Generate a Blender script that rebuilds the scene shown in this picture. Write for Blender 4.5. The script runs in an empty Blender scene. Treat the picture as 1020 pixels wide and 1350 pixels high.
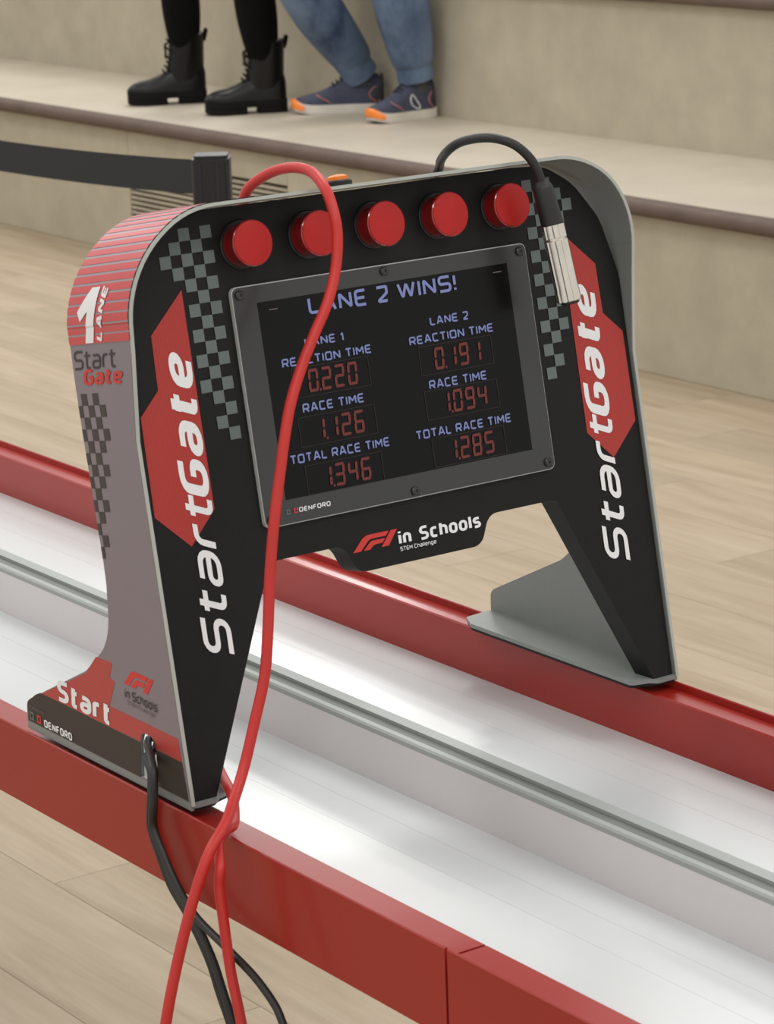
import bpy, bmesh, math, random
from mathutils import Vector, Matrix
random.seed(7)
D = bpy.data; SC = bpy.context.scene; COL = SC.collection
H = 0.8717                      # height of the rail tops above the floor

# ------------------------------------------------------------------ camera
cam = D.cameras.new('camera'); camo = D.objects.new('camera', cam); COL.objects.link(camo)
R_ = Vector((0.81581204, -0.57728059, -0.03460982)); U_ = Vector((0.17391159, 0.18781573, 0.96668506))
F_ = Vector((0.55154825, 0.79465236, -0.25361812))
m = Matrix((R_, U_, -F_)).transposed().to_4x4()
m.translation = Vector((-1.18564807, -1.63980953, 0.70771002 + H))
camo.matrix_world = m
cam.sensor_fit = 'HORIZONTAL'; cam.sensor_width = 36.0; cam.lens = 3826.93 / 1020 * 36.0
cam.clip_start = 0.05; cam.clip_end = 100
cam.dof.use_dof = True; cam.dof.focus_distance = 2.40; cam.dof.aperture_fstop = 40
SC.camera = camo

# ------------------------------------------------------------------ light
w = D.worlds.new('hall_light'); SC.world = w; w.use_nodes = True
bg = w.node_tree.nodes['Background']; bg.inputs[0].default_value = (1.0, 0.985, 0.96, 1); bg.inputs[1].default_value = 0.76
def area(name, loc, sx, sy, power, rot=(0, 0, 0), col=(1, 0.985, 0.96)):
    l = D.lights.new(name, 'AREA'); l.shape = 'RECTANGLE'; l.size = sx; l.size_y = sy; l.energy = power; l.color = col
    o = D.objects.new(name, l); COL.objects.link(o); o.location = loc; o.rotation_euler = rot; return o
for i, (x, y, pw) in enumerate([(-1.6, -1.8, 40), (1.1, -1.8, 40), (-1.6, 1.6, 40), (1.1, 1.2, 55), (-1.6, 5.0, 40), (1.3, 5.0, 55), (1.3, 8.4, 55), (3.6, 3.2, 55), (4.2, 6.8, 70), (5.6, 8.5, 110)]):
    area('ceiling_light', (x, y, 3.7), 1.2, 0.6, pw * 0.5)
SC.view_settings.view_transform = 'Standard'; SC.view_settings.look = 'None'
SC.view_settings.gamma = 1.0; SC.view_settings.use_curve_mapping = False
SC.view_settings.exposure = 0.0

# ------------------------------------------------------------------ materials
def lin(c):
    return tuple(((v / 255) / 12.92 if v / 255 <= 0.04045 else ((v / 255 + 0.055) / 1.055) ** 2.4) for v in c) + (1,)
def mat(name, rgb, rough=0.5, metal=0.0, spec=0.5, coat=0.0, coat_r=0.1, var=0.0, vscale=20.0, vstretch=(1, 1, 1), bump=0.0, bscale=200.0, emit=None, estr=0.0, rgb2=None, trans=0.0):
    mt = D.materials.new(name); mt.use_nodes = True; nt = mt.node_tree; b = nt.nodes['Principled BSDF']
    b.inputs['Base Color'].default_value = lin(rgb); b.inputs['Roughness'].default_value = rough
    b.inputs['Metallic'].default_value = metal; b.inputs['Specular IOR Level'].default_value = spec
    b.inputs['Coat Weight'].default_value = coat; b.inputs['Coat Roughness'].default_value = coat_r
    b.inputs['Transmission Weight'].default_value = trans
    if emit: b.inputs['Emission Color'].default_value = lin(emit); b.inputs['Emission Strength'].default_value = estr
    if var or bump or rgb2:
        tc = nt.nodes.new('ShaderNodeTexCoord'); mp = nt.nodes.new('ShaderNodeMapping'); mp.inputs['Scale'].default_value = vstretch
        nt.links.new(tc.outputs['Object'], mp.inputs['Vector'])
    if var or rgb2:
        n = nt.nodes.new('ShaderNodeTexNoise'); n.inputs['Scale'].default_value = vscale; n.inputs['Detail'].default_value = 6; n.inputs['Roughness'].default_value = 0.62
        nt.links.new(mp.outputs[0], n.inputs['Vector'])
        r = nt.nodes.new('ShaderNodeValToRGB'); nt.links.new(n.outputs['Fac'], r.inputs[0])
        r.color_ramp.elements[0].position = 0.3; r.color_ramp.elements[1].position = 0.7
        if rgb2: a, c = rgb, rgb2
        else: a = tuple(v * (1 - var) for v in rgb); c = tuple(min(255, v * (1 + var)) for v in rgb)
        r.color_ramp.elements[0].color = lin(a); r.color_ramp.elements[1].color = lin(c)
        nt.links.new(r.outputs[0], b.inputs['Base Color'])
    if bump:
        n2 = nt.nodes.new('ShaderNodeTexNoise'); n2.inputs['Scale'].default_value = bscale; n2.inputs['Detail'].default_value = 4
        nt.links.new(mp.outputs[0], n2.inputs['Vector'])
        bp = nt.nodes.new('ShaderNodeBump'); bp.inputs['Strength'].default_value = bump; bp.inputs['Distance'].default_value = 0.002
        nt.links.new(n2.outputs['Fac'], bp.inputs['Height']); nt.links.new(bp.outputs[0], b.inputs['Normal'])
    return mt
def wood_mat():
    mt = D.materials.new('oak_plank'); mt.use_nodes = True; nt = mt.node_tree; b = nt.nodes['Principled BSDF']; L = nt.links.new
    tc = nt.nodes.new('ShaderNodeTexCoord'); oi = nt.nodes.new('ShaderNodeObjectInfo')
    mp = nt.nodes.new('ShaderNodeMapping'); mp.inputs['Scale'].default_value = (9.0, 0.9, 1)
    L(tc.outputs['Object'], mp.inputs['Vector'])
    cb = nt.nodes.new('ShaderNodeCombineXYZ'); ml = nt.nodes.new('ShaderNodeMath'); ml.operation = 'MULTIPLY'; ml.inputs[1].default_value = 57
    L(oi.outputs['Random'], ml.inputs[0]); L(ml.outputs[0], cb.inputs[0]); L(ml.outputs[0], cb.inputs[1]); L(cb.outputs[0], mp.inputs['Location'])
    n = nt.nodes.new('ShaderNodeTexNoise'); n.inputs['Scale'].default_value = 1.6; n.inputs['Detail'].default_value = 8; n.inputs['Roughness'].default_value = 0.6; n.inputs['Distortion'].default_value = 0.7
    L(mp.outputs[0], n.inputs['Vector'])
    r = nt.nodes.new('ShaderNodeValToRGB'); L(n.outputs['Fac'], r.inputs[0])
    e = r.color_ramp.elements; e[0].position = 0.28; e[0].color = lin((158, 140, 114)); e[1].position = 0.66; e[1].color = lin((182, 165, 141))
    x = e.new(0.47); x.color = lin((172, 154, 129))
    mp2 = nt.nodes.new('ShaderNodeMapping'); mp2.inputs['Scale'].default_value = (60, 3, 1); L(tc.outputs['Object'], mp2.inputs['Vector']); L(cb.outputs[0], mp2.inputs['Location'])
    n2 = nt.nodes.new('ShaderNodeTexNoise'); n2.inputs['Scale'].default_value = 2.0; n2.inputs['Detail'].default_value = 5; L(mp2.outputs[0], n2.inputs['Vector'])
    mx = nt.nodes.new('ShaderNodeMix'); mx.data_type = 'RGBA'; mx.blend_type = 'OVERLAY'; mx.inputs['Factor'].default_value = 0.12
    L(r.outputs[0], mx.inputs['A']); L(n2.outputs['Fac'], mx.inputs['B'])
    hs = nt.nodes.new('ShaderNodeHueSaturation'); mr = nt.nodes.new('ShaderNodeMapRange'); mr.inputs['To Min'].default_value = 0.93; mr.inputs['To Max'].default_value = 1.05
    L(oi.outputs['Random'], mr.inputs['Value']); L(mr.outputs[0], hs.inputs['Value']); L(mx.outputs['Result'], hs.inputs['Color']); L(hs.outputs[0], b.inputs['Base Color'])
    b.inputs['Roughness'].default_value = 0.55; b.inputs['Specular IOR Level'].default_value = 0.35
    return mt
def stripe_mat(name, c1, c2, axis, period, duty, rough=0.4, coat=0.0):
    """printed vinyl with fine pinstripes"""
    mt = D.materials.new(name); mt.use_nodes = True; nt = mt.node_tree; b = nt.nodes['Principled BSDF']; L = nt.links.new
    tc = nt.nodes.new('ShaderNodeTexCoord'); sp = nt.nodes.new('ShaderNodeSeparateXYZ'); L(tc.outputs['Object'], sp.inputs[0])
    d = nt.nodes.new('ShaderNodeMath'); d.operation = 'DIVIDE'; d.inputs[1].default_value = period; L(sp.outputs[axis], d.inputs[0])
    f = nt.nodes.new('ShaderNodeMath'); f.operation = 'FRACT'; L(d.outputs[0], f.inputs[0])
    g = nt.nodes.new('ShaderNodeMath'); g.operation = 'GREATER_THAN'; g.inputs[1].default_value = duty; L(f.outputs[0], g.inputs[0])
    mx = nt.nodes.new('ShaderNodeMix'); mx.data_type = 'RGBA'; L(g.outputs[0], mx.inputs['Factor'])
    mx.inputs['A'].default_value = lin(c1); mx.inputs['B'].default_value = lin(c2); L(mx.outputs['Result'], b.inputs['Base Color'])
    b.inputs['Roughness'].default_value = rough; b.inputs['Coat Weight'].default_value = coat
    return mt
M = {}
M['oak'] = wood_mat()
M['subfloor'] = mat('subfloor', (120, 104, 84), 0.8, var=0.05)
M['riser'] = mat('riser_covering', (179, 170, 150), 0.75, var=0.045, vscale=7, bump=0.25, bscale=160, spec=0.3)
M['tread'] = mat('tread_covering', (186, 176, 158), 0.55, var=0.03, vscale=5, bump=0.12, bscale=120, spec=0.45)
M['nosing'] = mat('nosing_rubber', (100, 84, 75), 0.7, spec=0.3, var=0.06, vscale=9)
M['vent_dark'] = mat('vent_dark', (38, 33, 28), 0.9, var=0.05)
M['rail'] = mat('rail_red_lacquer', (156, 32, 21), 0.36, coat=0.13, coat_r=0.08, spec=0.42, var=0.02, vscale=4)
M['bed'] = mat('bed_white', (210, 213, 213), 0.24, var=0.012, vscale=3, spec=0.5)
M['divider'] = mat('divider_white', (213, 211, 211), 0.38, var=0.015, vscale=4)
M['divtop'] = mat('divider_aluminium', (158, 163, 159), 0.42, var=0.02, vscale=5, spec=0.4)
M['groove'] = mat('divider_groove', (112, 115, 110), 0.5, var=0.03)
M['steel'] = mat('leg_steel', (120, 122, 124), 0.4, 0.8, var=0.04)
M['grey'] = mat('gate_grey_powder', (134, 138, 134), 0.42, var=0.015, vscale=30, bump=0.05, bscale=900)
M['edge'] = mat('gate_edge', (176, 180, 172), 0.35, var=0.02)
M['purple'] = mat('side_print_grey', (128, 117, 124), 0.36, var=0.012, vscale=14, coat=0.25, coat_r=0.25)
M['black'] = mat('gate_black', (20, 20, 19), 0.55, var=0.10, vscale=60, bump=0.08, bscale=900, spec=0.28)
M['band'] = mat('band_black', (52, 44, 38), 0.5, var=0.04)
M['redprint'] = stripe_mat('red_print', (176, 48, 40), (158, 44, 38), 'X', 0.0022, 0.72, 0.45)
M['redbase'] = stripe_mat('red_base_print', (186, 60, 52), (160, 76, 74), 'Z', 0.0028, 0.74, 0.4)
M['redstripe'] = mat('red_stripe_print', (200, 60, 60), 0.40, var=0.02, coat=0.4, coat_r=0.28)
M['gapprint'] = mat('shoulder_print_grey', (158, 140, 148), 0.40, var=0.01, coat=0.4, coat_r=0.28)
M['white'] = mat('print_white', (236, 236, 236), 0.5, var=0.01)
M['redtext'] = mat('print_red', (206, 52, 44), 0.5, var=0.01)
M['darktext'] = mat('print_dark', (58, 50, 52), 0.5, var=0.02)
M['greytext'] = mat('print_grey', (104, 90, 92), 0.5, var=0.02)
M['check'] = mat('check_grey', (98, 108, 106), 0.45, var=0.03, vscale=40)
M['checkdark'] = mat('check_brown', (60, 50, 48), 0.45, var=0.03)
M['pad'] = mat('rubber_pad', (18, 17, 16), 0.8, var=0.05)
M['lens'] = mat('lamp_lens', (178, 26, 22), 0.5, coat=0.06, coat_r=0.2, spec=0.35, var=0.03, vscale=60)
M['lensrim'] = mat('lamp_rim', (150, 20, 18), 0.2, coat=0.8, coat_r=0.05, var=0.02)
M['bezel'] = mat('display_border', (46, 47, 46), 0.34, var=0.03, vscale=18, coat=0.3, coat_r=0.15)
M['paneledge_glow'] = mat('acrylic_edge_glow', (186, 188, 186), 0.25, var=0.03)  # edge-lit brightness of the clear panel, put into a pale grey colour
M['screen'] = mat('screen_glass', (11, 10, 10), 0.24, var=0.04, spec=0.2)
M['blue_lit'] = mat('screen_blue', (40, 44, 70), 0.4, var=0.02, emit=(124, 134, 182), estr=0.72)
M['red_lit'] = mat('screen_red', (50, 16, 14), 0.4, var=0.02, emit=(116, 36, 28), estr=0.55)
M['dim_lit'] = mat('screen_dim', (20, 13, 12), 0.4, var=0.02, emit=(52, 24, 20), estr=0.25)
M['screw'] = mat('screw_steel', (70, 70, 68), 0.3, 0.7, var=0.05)
M['orange'] = mat('button_orange', (240, 130, 40), 0.35, var=0.02)
M['blackplastic'] = mat('black_plastic', (24, 24, 24), 0.4, var=0.06, vscale=40)
M['redcable'] = mat('red_cable_rubber', (196, 44, 38), 0.42, var=0.03, vscale=30)
M['blackcable'] = mat('black_cable_rubber', (34, 33, 32), 0.45, var=0.05, vscale=30)
M['nickel'] = mat('nickel_shell', (226, 220, 208), 0.20, 1.0, var=0.04, vscale=40)
M['belt'] = mat('belt_webbing', (30, 32, 34), 0.7, var=0.06, vscale=90, bump=0.2, bscale=600)
M['jeans'] = mat('jeans_denim', (40, 56, 84), 0.85, rgb2=(116, 136, 162), vscale=6, vstretch=(1, 1, 0.6), bump=0.35, bscale=60)
M['trousers'] = mat('black_trousers', (13, 12, 12), 0.9, var=0.15, spec=0.12, bump=0.2, bscale=60)
M['topA'] = mat('dark_sweater', (60, 58, 62), 0.9, var=0.06); M['topB'] = mat('grey_sweater', (120, 122, 126), 0.9, var=0.06)
M['skin'] = mat('skin', (205, 164, 140), 0.55, var=0.03); M['hair'] = mat('hair', (58, 42, 32), 0.6, var=0.1)
M['leather'] = mat('boot_leather', (12, 11, 11), 0.32, var=0.1, spec=0.35)
M['bootsole'] = mat('boot_sole', (14, 14, 14), 0.7, var=0.08, spec=0.2)
M['navy'] = mat('sneaker_navy', (60, 64, 82), 0.75, var=0.1, vscale=30, bump=0.15, bscale=300)
M['navydark'] = mat('sneaker_dark', (44, 45, 54), 0.8, var=0.08, vscale=30)
M['midsole'] = mat('sneaker_midsole', (208, 202, 192), 0.6, var=0.03)
M['sock'] = mat('sock', (74, 72, 74), 0.9, var=0.08)
M['piping'] = mat('sneaker_piping', (212, 130, 110), 0.6, var=0.03)
M['mark'] = mat('sneaker_mark', (205, 203, 205), 0.6, var=0.03)

# ------------------------------------------------------------------ helpers
def tag(o, label=None, cat=None, group=None, kind=None):
    if label: o['label'] = label
    if cat: o['category'] = cat
    if group: o['group'] = group
    if kind: o['kind'] = kind
    return o
def empty(name, loc):
    o = D.objects.new(name, None); COL.objects.link(o); o.location = loc; o.empty_display_size = 0.1; return o
def org(o):
    v = Vector((0, 0, 0))
    while o is not None: v += o.location; o = o.parent
    return v
def finish(me, ang=35):
    bm = bmesh.new(); bm.from_mesh(me); bmesh.ops.remove_doubles(bm, verts=bm.verts, dist=1e-6)
    bmesh.ops.recalc_face_normals(bm, faces=bm.faces)
    for f in bm.faces: f.smooth = True
    for e in bm.edges:
        if len(e.link_faces) != 2 or e.calc_face_angle(0) > math.radians(ang): e.smooth = False
    bm.to_mesh(me); bm.free()
def mk(name, verts, faces, mt, parent=None, origin=None, ang=35, bevel=0, weld=True):
    """one mesh object from world-space vertices"""
    o0 = org(parent) if parent else Vector(origin if origin is not None else (0, 0, 0))
    me = D.meshes.new(name); me.from_pydata([tuple(Vector(v) - o0) for v in verts], [], faces)
    if weld: finish(me, ang)
    me.materials.append(M[mt] if isinstance(mt, str) else mt)
    o = D.objects.new(name, me); COL.objects.link(o)
    if parent: o.parent = parent
    else: o.location = o0
    if bevel:
        b = o.modifiers.new('bevel', 'BEVEL'); b.width = bevel; b.segments = 2; b.limit_method = 'ANGLE'; b.angle_limit = math.radians(40)
    return o
def box(x0, x1, y0, y1, z0, z1):
    v = [(x, y, z) for z in (z0, z1) for y in (y0, y1) for x in (x0, x1)]
    return v, [(0, 2, 3, 1), (4, 5, 7, 6), (0, 1, 5, 4), (2, 6, 7, 3), (0, 4, 6, 2), (1, 3, 7, 5)]
def join(parts):
    V, F = [], []
    for v, f in parts:
        k = len(V); V += list(v); F += [tuple(i + k for i in q) for q in f]
    return V, F
def prism_y(profile, y0, y1):
    """closed (x,z) profile swept along y"""
    n = len(profile); V = [(x, y0, z) for x, z in profile] + [(x, y1, z) for x, z in profile]
    F = [(i, (i + 1) % n, n + (i + 1) % n, n + i) for i in range(n)]
    return V, F + [tuple(range(n))[::-1], tuple(range(n, 2 * n))]
def flat(loops, z0, z1, fn):
    """filled 2D outline (with holes) given thickness, then mapped by fn(a,b,c)"""
    cu = D.curves.new('tmp', 'CURVE'); cu.dimensions = '2D'; cu.fill_mode = 'BOTH'; cu.extrude = 1.0
    for lp in loops:
        s = cu.splines.new('POLY'); s.points.add(len(lp) - 1); s.use_cyclic_u = True
        for p, q in zip(s.points, lp): p.co = (q[0], q[1], 0, 1)
    o = D.objects.new('tmp', cu); COL.objects.link(o)
    me = D.meshes.new_from_object(o)
    V = [tuple(fn(v.co.x, v.co.y, z1 if v.co.z > 0 else z0)) for v in me.vertices]
    F = [tuple(p.vertices) for p in me.polygons]
    D.objects.remove(o); D.curves.remove(cu); D.meshes.remove(me)
    return V, F
def fillet(pts, r, closed=False, seg=5, rs=None):
    """round the corners of a 2D polyline"""
    out = []; n = len(pts)
    for i, p in enumerate(pts):
        p = Vector(p)
        if not closed and i in (0, n - 1): out.append(p); continue
        a, c = Vector(pts[i - 1]), Vector(pts[(i + 1) % n]); u, v = a - p, c - p
        lu, lv = u.length, v.length
        if lu < 1e-9 or lv < 1e-9: continue
        u /= lu; v /= lv; cosang = max(-1, min(1, u.dot(v))); ang = math.acos(cosang); rr = rs[i] if rs else r
        if ang > math.radians(176) or rr <= 0: out.append(p); continue
        t = min(rr / math.tan(ang / 2), 0.48 * lu, 0.48 * lv); rr = t * math.tan(ang / 2)
        bis = (u + v).normalized(); c0 = p + bis * (rr / math.sin(ang / 2)); s = p + u * t; e = p + v * t
        a0 = math.atan2(s.y - c0.y, s.x - c0.x); a1 = math.atan2(e.y - c0.y, e.x - c0.x); dlt = (a1 - a0 + math.pi) % (2 * math.pi) - math.pi
        for k in range(seg + 1):
            q = a0 + dlt * k / seg; out.append(Vector((c0.x + rr * math.cos(q), c0.y + rr * math.sin(q))))
    return out
def ribbon(pts, w, closed=False):
    """flat stroke of width w along a 2D polyline"""
    n = len(pts); L, Rr = [], []
    for i in range(n):
        p = pts[i]
        a = pts[i - 1] if (i > 0 or closed) else None; c = pts[(i + 1) % n] if (i < n - 1 or closed) else None
        d1 = (p - a).normalized() if a is not None else None; d2 = (c - p).normalized() if c is not None else None
        if d1 is None: d1 = d2
        if d2 is None: d2 = d1
        t = d1 + d2; t = t.normalized() if t.length > 1e-6 else d1; nn = Vector((-t.y, t.x)); k = max(0.35, nn.dot(Vector((-d1.y, d1.x))))
        L.append(p + nn * (w / 2 / k)); Rr.append(p - nn * (w / 2 / k))
    V = [(q.x, q.y) for q in L + Rr]; F = [(i, i + 1, n + i + 1, n + i) for i in range(n - 1)]
    if closed: F.append((n - 1, 0, n, 2 * n - 1))
    return V, F
def catmull(P, per=6):
    P = [Vector(p) for p in P]; Q = [P[0] * 2 - P[1]] + P + [P[-1] * 2 - P[-2]]; out = []
    for i in range(1, len(Q) - 2):
        for k in range(per):
            t = k / per; a, b, c, d = Q[i - 1], Q[i], Q[i + 1], Q[i + 2]
            out.append(0.5 * (2 * b + (c - a) * t + (2 * a - 5 * b + 4 * c - d) * t * t + (3 * b - a - 3 * c + d) * t ** 3))
    return out + [P[-1]]
def tube(P, r, seg=12, smooth=True, per=6):
    P = catmull(P, per) if smooth else [Vector(p) for p in P]; n = len(P); V, F = [], []
    t = (P[1] - P[0]).normalized(); nrm = t.orthogonal().normalized()
    for i in range(n):
        t2 = (P[min(i + 1, n - 1)] - P[max(i - 1, 0)]).normalized(); nrm = (nrm - t2 * nrm.dot(t2)).normalized(); bn = t2.cross(nrm)
        rr = r(i / (n - 1)) if callable(r) else r
        for k in range(seg):
            a = 2 * math.pi * k / seg; V.append(tuple(P[i] + (nrm * math.cos(a) + bn * math.sin(a)) * rr))
    for i in range(n - 1):
        for k in range(seg): F.append((i * seg + k, i * seg + (k + 1) % seg, (i + 1) * seg + (k + 1) % seg, (i + 1) * seg + k))
    F += [tuple(range(seg))[::-1], tuple((n - 1) * seg + k for k in range(seg))]
    return V, F
def lathe(prof, base, axis, seg=32, flute=None):
    """(radius, height) profile turned about axis through base"""
    ax = Vector(axis).normalized(); u = ax.orthogonal().normalized(); v = ax.cross(u); base = Vector(base); V, F = [], []
    for r, h in prof:
        for k in range(seg):
            a = 2 * math.pi * k / seg; r2 = max(r, 1e-5) * (0.93 if flute and k % flute == 0 and r > .0084 else 1); V.append(tuple(base + ax * h + (u * math.cos(a) + v * math.sin(a)) * r2))
    n = len(prof)
    for i in range(n - 1):
        for k in range(seg): F.append((i * seg + k, i * seg + (k + 1) % seg, (i + 1) * seg + (k + 1) % seg, (i + 1) * seg + k))
    F += [tuple(range(seg))[::-1], tuple((n - 1) * seg + k for k in range(seg))]
    return V, F

# ------------------------------------------------------------------ stroke lettering (drawn, no font file)
X = 0.74
GL = {
 'S': (1, [[(1, 1), (0, 1), (0, .5), (1, .5), (1, 0), (0, 0)]]), 'G': (1.05, [[(1, 1), (0, 1), (0, 0), (1, 0), (1, .5), (.5, .5)]]),
 'L': (.8, [[(0, 1), (0, 0), (1, 0)]]), 'A': (1.05, [[(0, 0), (.42, 1), (.58, 1), (1, 0)], [(.16, .3), (.84, .3)]]),
 'N': (1, [[(0, 0), (0, 1), (1, 0), (1, 1)]]), 'E': (.9, [[(1, 1), (0, 1), (0, 0), (1, 0)], [(0, .5), (.9, .5)]]),
 'W': (1.5, [[(0, 1), (.25, 0), (.5, 1), (.75, 0), (1, 1)]]), 'I': (.0, [[(0, 0), (0, 1)]]),
 'R': (.95, [[(0, 0), (0, 1), (1, 1), (1, .42), (0, .42)], [(.5, .42), (1, 0)]]), 'C': (.9, [[(1, 1), (0, 1), (0, 0), (1, 0)]]),
 'T': (.95, [[(0, 1), (1, 1)], [(.5, 1), (.5, 0)]]), 'O': (1.0, [[(0, 0), (0, 1), (1, 1), (1, 0), 'c']]),
 'M': (1.15, [[(0, 0), (0, 1), (.5, .35), (1, 1), (1, 0)]]), 'D': (1.0, [[(0, 0), (0, 1), (1, 1), (1, 0), 'c']]),
 'F': (.85, [[(1, 1), (0, 1), (0, 0)], [(0, .5), (.85, .5)]]), 'P': (.9, [[(0, 0), (0, 1), (1, 1), (1, .45), (0, .45)]]),
 'B': (.9, [[(0, 0), (0, 1), (1, 1), (1, 0), 'c'], [(0, .5), (1, .5)]]), 'Y': (.9, [[(0, 1), (.5, .5), (1, 1)], [(.5, .5), (.5, 0)]]),
 '1': (.4, [[(0, .78), (.75, 1), (.75, 0)]]), '2': (.9, [[(0, 1), (1, 1), (1, .55), (0, 0), (1, 0)]]), '!': (.0, [[(0, .34), (0, 1)], [(0, -.03), (0, .12)]]),
 't': (.6, [[(.3, 1), (.3, 0), (1, 0)], [(-.12, X), (1, X)]]), 'a': (.92, [[(.05, X), (1, X), (1, 0), (0, 0), (0, .4), (1, .4)]]),
 'r': (.55, [[(0, 0), (0, X), (1, X)]]), 'e': (.92, [[(1, 0), (0, 0), (0, X), (1, X), (1, .36), (0, .36)]]),
 'i': (.0, [[(0, 0), (0, X)], [(0, .9), (0, 1.06)]]), 'n': (.85, [[(0, 0), (0, X), (1, X), (1, 0)]]), 'c': (.8, [[(1, X), (0, X), (0, 0), (1, 0)]]),
 'h': (.85, [[(0, 1), (0, 0)], [(0, X), (1, X), (1, 0)]]), 'o': (.9, [[(0, 0), (0, X), (1, X), (1, 0), 'c']]), 'l': (.0, [[(0, 0), (0, 1)]]),
 's': (.8, [[(1, X), (0, X), (0, .37), (1, .37), (1, 0), (0, 0)]]), 'g': (.85, [[(1, 0), (0, 0), (0, X), (1, X), (1, -.28), (0, -.28)]]), ' ': (.35, []),
}
def text2d(s, x0, y0, width, cap, wt, shear=0.0, sp=0.16, rad=0.22, gk=1.0):
    """lettering as 2D ribbons: left x0, baseline y0, overall width and cap height; wt = stroke / cap height"""
    st = wt; adv = []; x = 0.0; Hh = 1 - st
    for ch in s:
        gw = GL[ch][0] * gk; ww = (gw * 0.86 * Hh + st) if ch != ' ' else 0.4; adv.append((x, ww)); x += ww + (sp if ch != ' ' else 0.06)
    tot = x - sp; kx = width / (tot * cap) ; V, F = [], []
    for ch, (cx, ww) in zip(s, adv):
        for stroke in GL[ch][1]:
            closed = stroke[-1] == 'c'; pts = stroke[:-1] if closed else stroke
            iw = ww - st
            P = [Vector((cx + st / 2 + px * iw, st / 2 + py * Hh)) for px, py in pts]
            diag = ch in 'ANWMY2K1'
            P = fillet(P, 0.04 if diag else rad, closed, 4)
            if not closed and not diag:
                if len(P) > 1:
                    pass
            v, f = ribbon(P, st, closed); k = len(V); V += v; F += [tuple(i + k for i in q) for q in f]
    out = []
    for a, b in V: out.append((x0 + (a + b * shear) * kx * cap, y0 + b * cap))
    return out, F
SEG = {'0': 'abcdef', '1': 'bc', '2': 'abged', '3': 'abgcd', '4': 'fgbc', '5': 'afgcd', '6': 'afgedc', '8': 'abcdefg', '9': 'abcdfg'}
def seg2d(s, x1, y0, dw, dh, th, sh=0.06, gap=0.28):
    """seven-segment digits, right-aligned at x1"""
    x = x1; V, F = [], []
    def q(pts):
        k = len(V); V.extend(pts); F.append(tuple(range(k, k + len(pts))))
    for ch in reversed(s):
        if ch == '.':
            xd = x + dw * gap / 2 - th * .4; q([(xd, y0), (xd + th * .8, y0), (xd + th * .8, y0 + th * .8), (xd, y0 + th * .8)]); continue
        x -= dw; a, b, c = y0, y0 + dh / 2, y0 + dh; g = th * .12; e = th / 2
        def hbar(y): q([(x + g + e, y - e), (x + dw - g - e, y - e), (x + dw - g, y), (x + dw - g - e, y + e), (x + g + e, y + e), (x + g, y)])
        def vbar(xx, p, r): q([(xx, p + g), (xx + e, p + g + e), (xx + e, r - g - e), (xx, r - g), (xx - e, r - g - e), (xx - e, p + g + e)])
        for sgm in SEG[ch]:
            if sgm == 'a': hbar(c - e)
            if sgm == 'g': hbar(b)
            if sgm == 'd': hbar(a + e)
            if sgm == 'b': vbar(x + dw - e, b, c - e)
            if sgm == 'c': vbar(x + dw - e, a + e, b)
            if sgm == 'f': vbar(x + e, b, c - e)
            if sgm == 'e': vbar(x + e, a + e, b)
        x -= dw * gap
    return [(u + (v - y0) * sh, v) for u, v in V], F
def decal(name, V, F, mt, parent, fn, off):
    V2, F2 = [], []
    for i, f in enumerate(F):                      # overlapping strokes stay a hair apart
        k = len(V2); F2.append(tuple(range(k, k + len(f)))); V2 += [fn(V[q][0], V[q][1], off + i * 2.5e-6) for q in f]
    return mk(name, V2, F2, mt, parent, weld=False)

# ================================================================== SETTING
floor = mk('floor', *box(-3.2, 3.60, -3.0, 12.0, -0.05, -0.006), 'oak', origin=(0, 0, 0)); tag(floor, 'pale oak plank floor of the hall', None, kind='structure')
PW = 0.205; PL = 1.45
pv, pf = box(-PW / 2 + .0005, PW / 2 - .0005, -PL / 2 + .0006, PL / 2 - .0006, -0.006, 0.0)
pm = D.meshes.new('plank'); pm.from_pydata(pv, [], pf); pm.materials.append(M['oak'])
nplank = 0
for r in range(0, 30):
    xc = 3.5275 - PW / 2 - PW * (r - 0)
    base = {0: 3.665, 1: 3.366}.get(r, 3.3 + ((r * 0.618) % 1) * PL)
    for k in range(-6, 8):
        yc = base + PL / 2 + PL * k
        if nplank > 285 or yc + PL / 2 > 11.0 or yc - PL / 2 < -2.6: continue
        o = D.objects.new('plank', pm); COL.objects.link(o); o.parent = floor; o.location = (xc, yc, 0); nplank += 1
tag_last = None
fill = mk('plank', *box(3.5280, 3.575, 3.665, 12.0, -0.006, 0.0), 'oak', floor)
fill2 = mk('plank', *box(3.5280, 3.575, -3.0, 3.664, -0.006, 0.0), 'oak', floor)

# ---- tiered seating steps
BX, TZ, TX = 3.5539, H - 0.4217, 4.261
tier = empty('seating_tier', (BX, 5, 0)); tag(tier, 'lower beige seating tier with brown nosing and vent grille', None, kind='structure')
Y0, Y1 = -2.0, 12.5; VY0, VY1 = 5.68, 6.63; VZ0, VZ1 = H - 0.752, H - 0.555
rx0, rx1 = BX + 0.018, BX + 0.06
def riser(y0, y1, z0, z1, par=tier): return mk('riser_panel', *box(rx0, rx1, y0, y1, z0, z1), 'riser', par, bevel=0.002)
riser(Y0, VY0, -0.0, TZ - 0.03); riser(VY0 + .002, VY1 - .002, 0.0, VZ0 - .002); riser(VY0 + .002, VY1 - .002, VZ1 + .002, TZ - 0.03); riser(VY1, Y1, 0.0, TZ - 0.03)
mk('vent_box', *box(rx0 + .035, rx1 + 0.01, VY0, VY1, VZ0, VZ1), 'vent_dark', tier)
ns = 12; ph = (VZ1 - VZ0) / ns
for k in range(ns):
    z = VZ0 + ph * k
    mk('vent_slat', *box(rx0 + .001, rx0 + .03, VY0 + .004, VY1 - .004, z, z + ph * 0.47), 'riser', tier)
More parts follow.
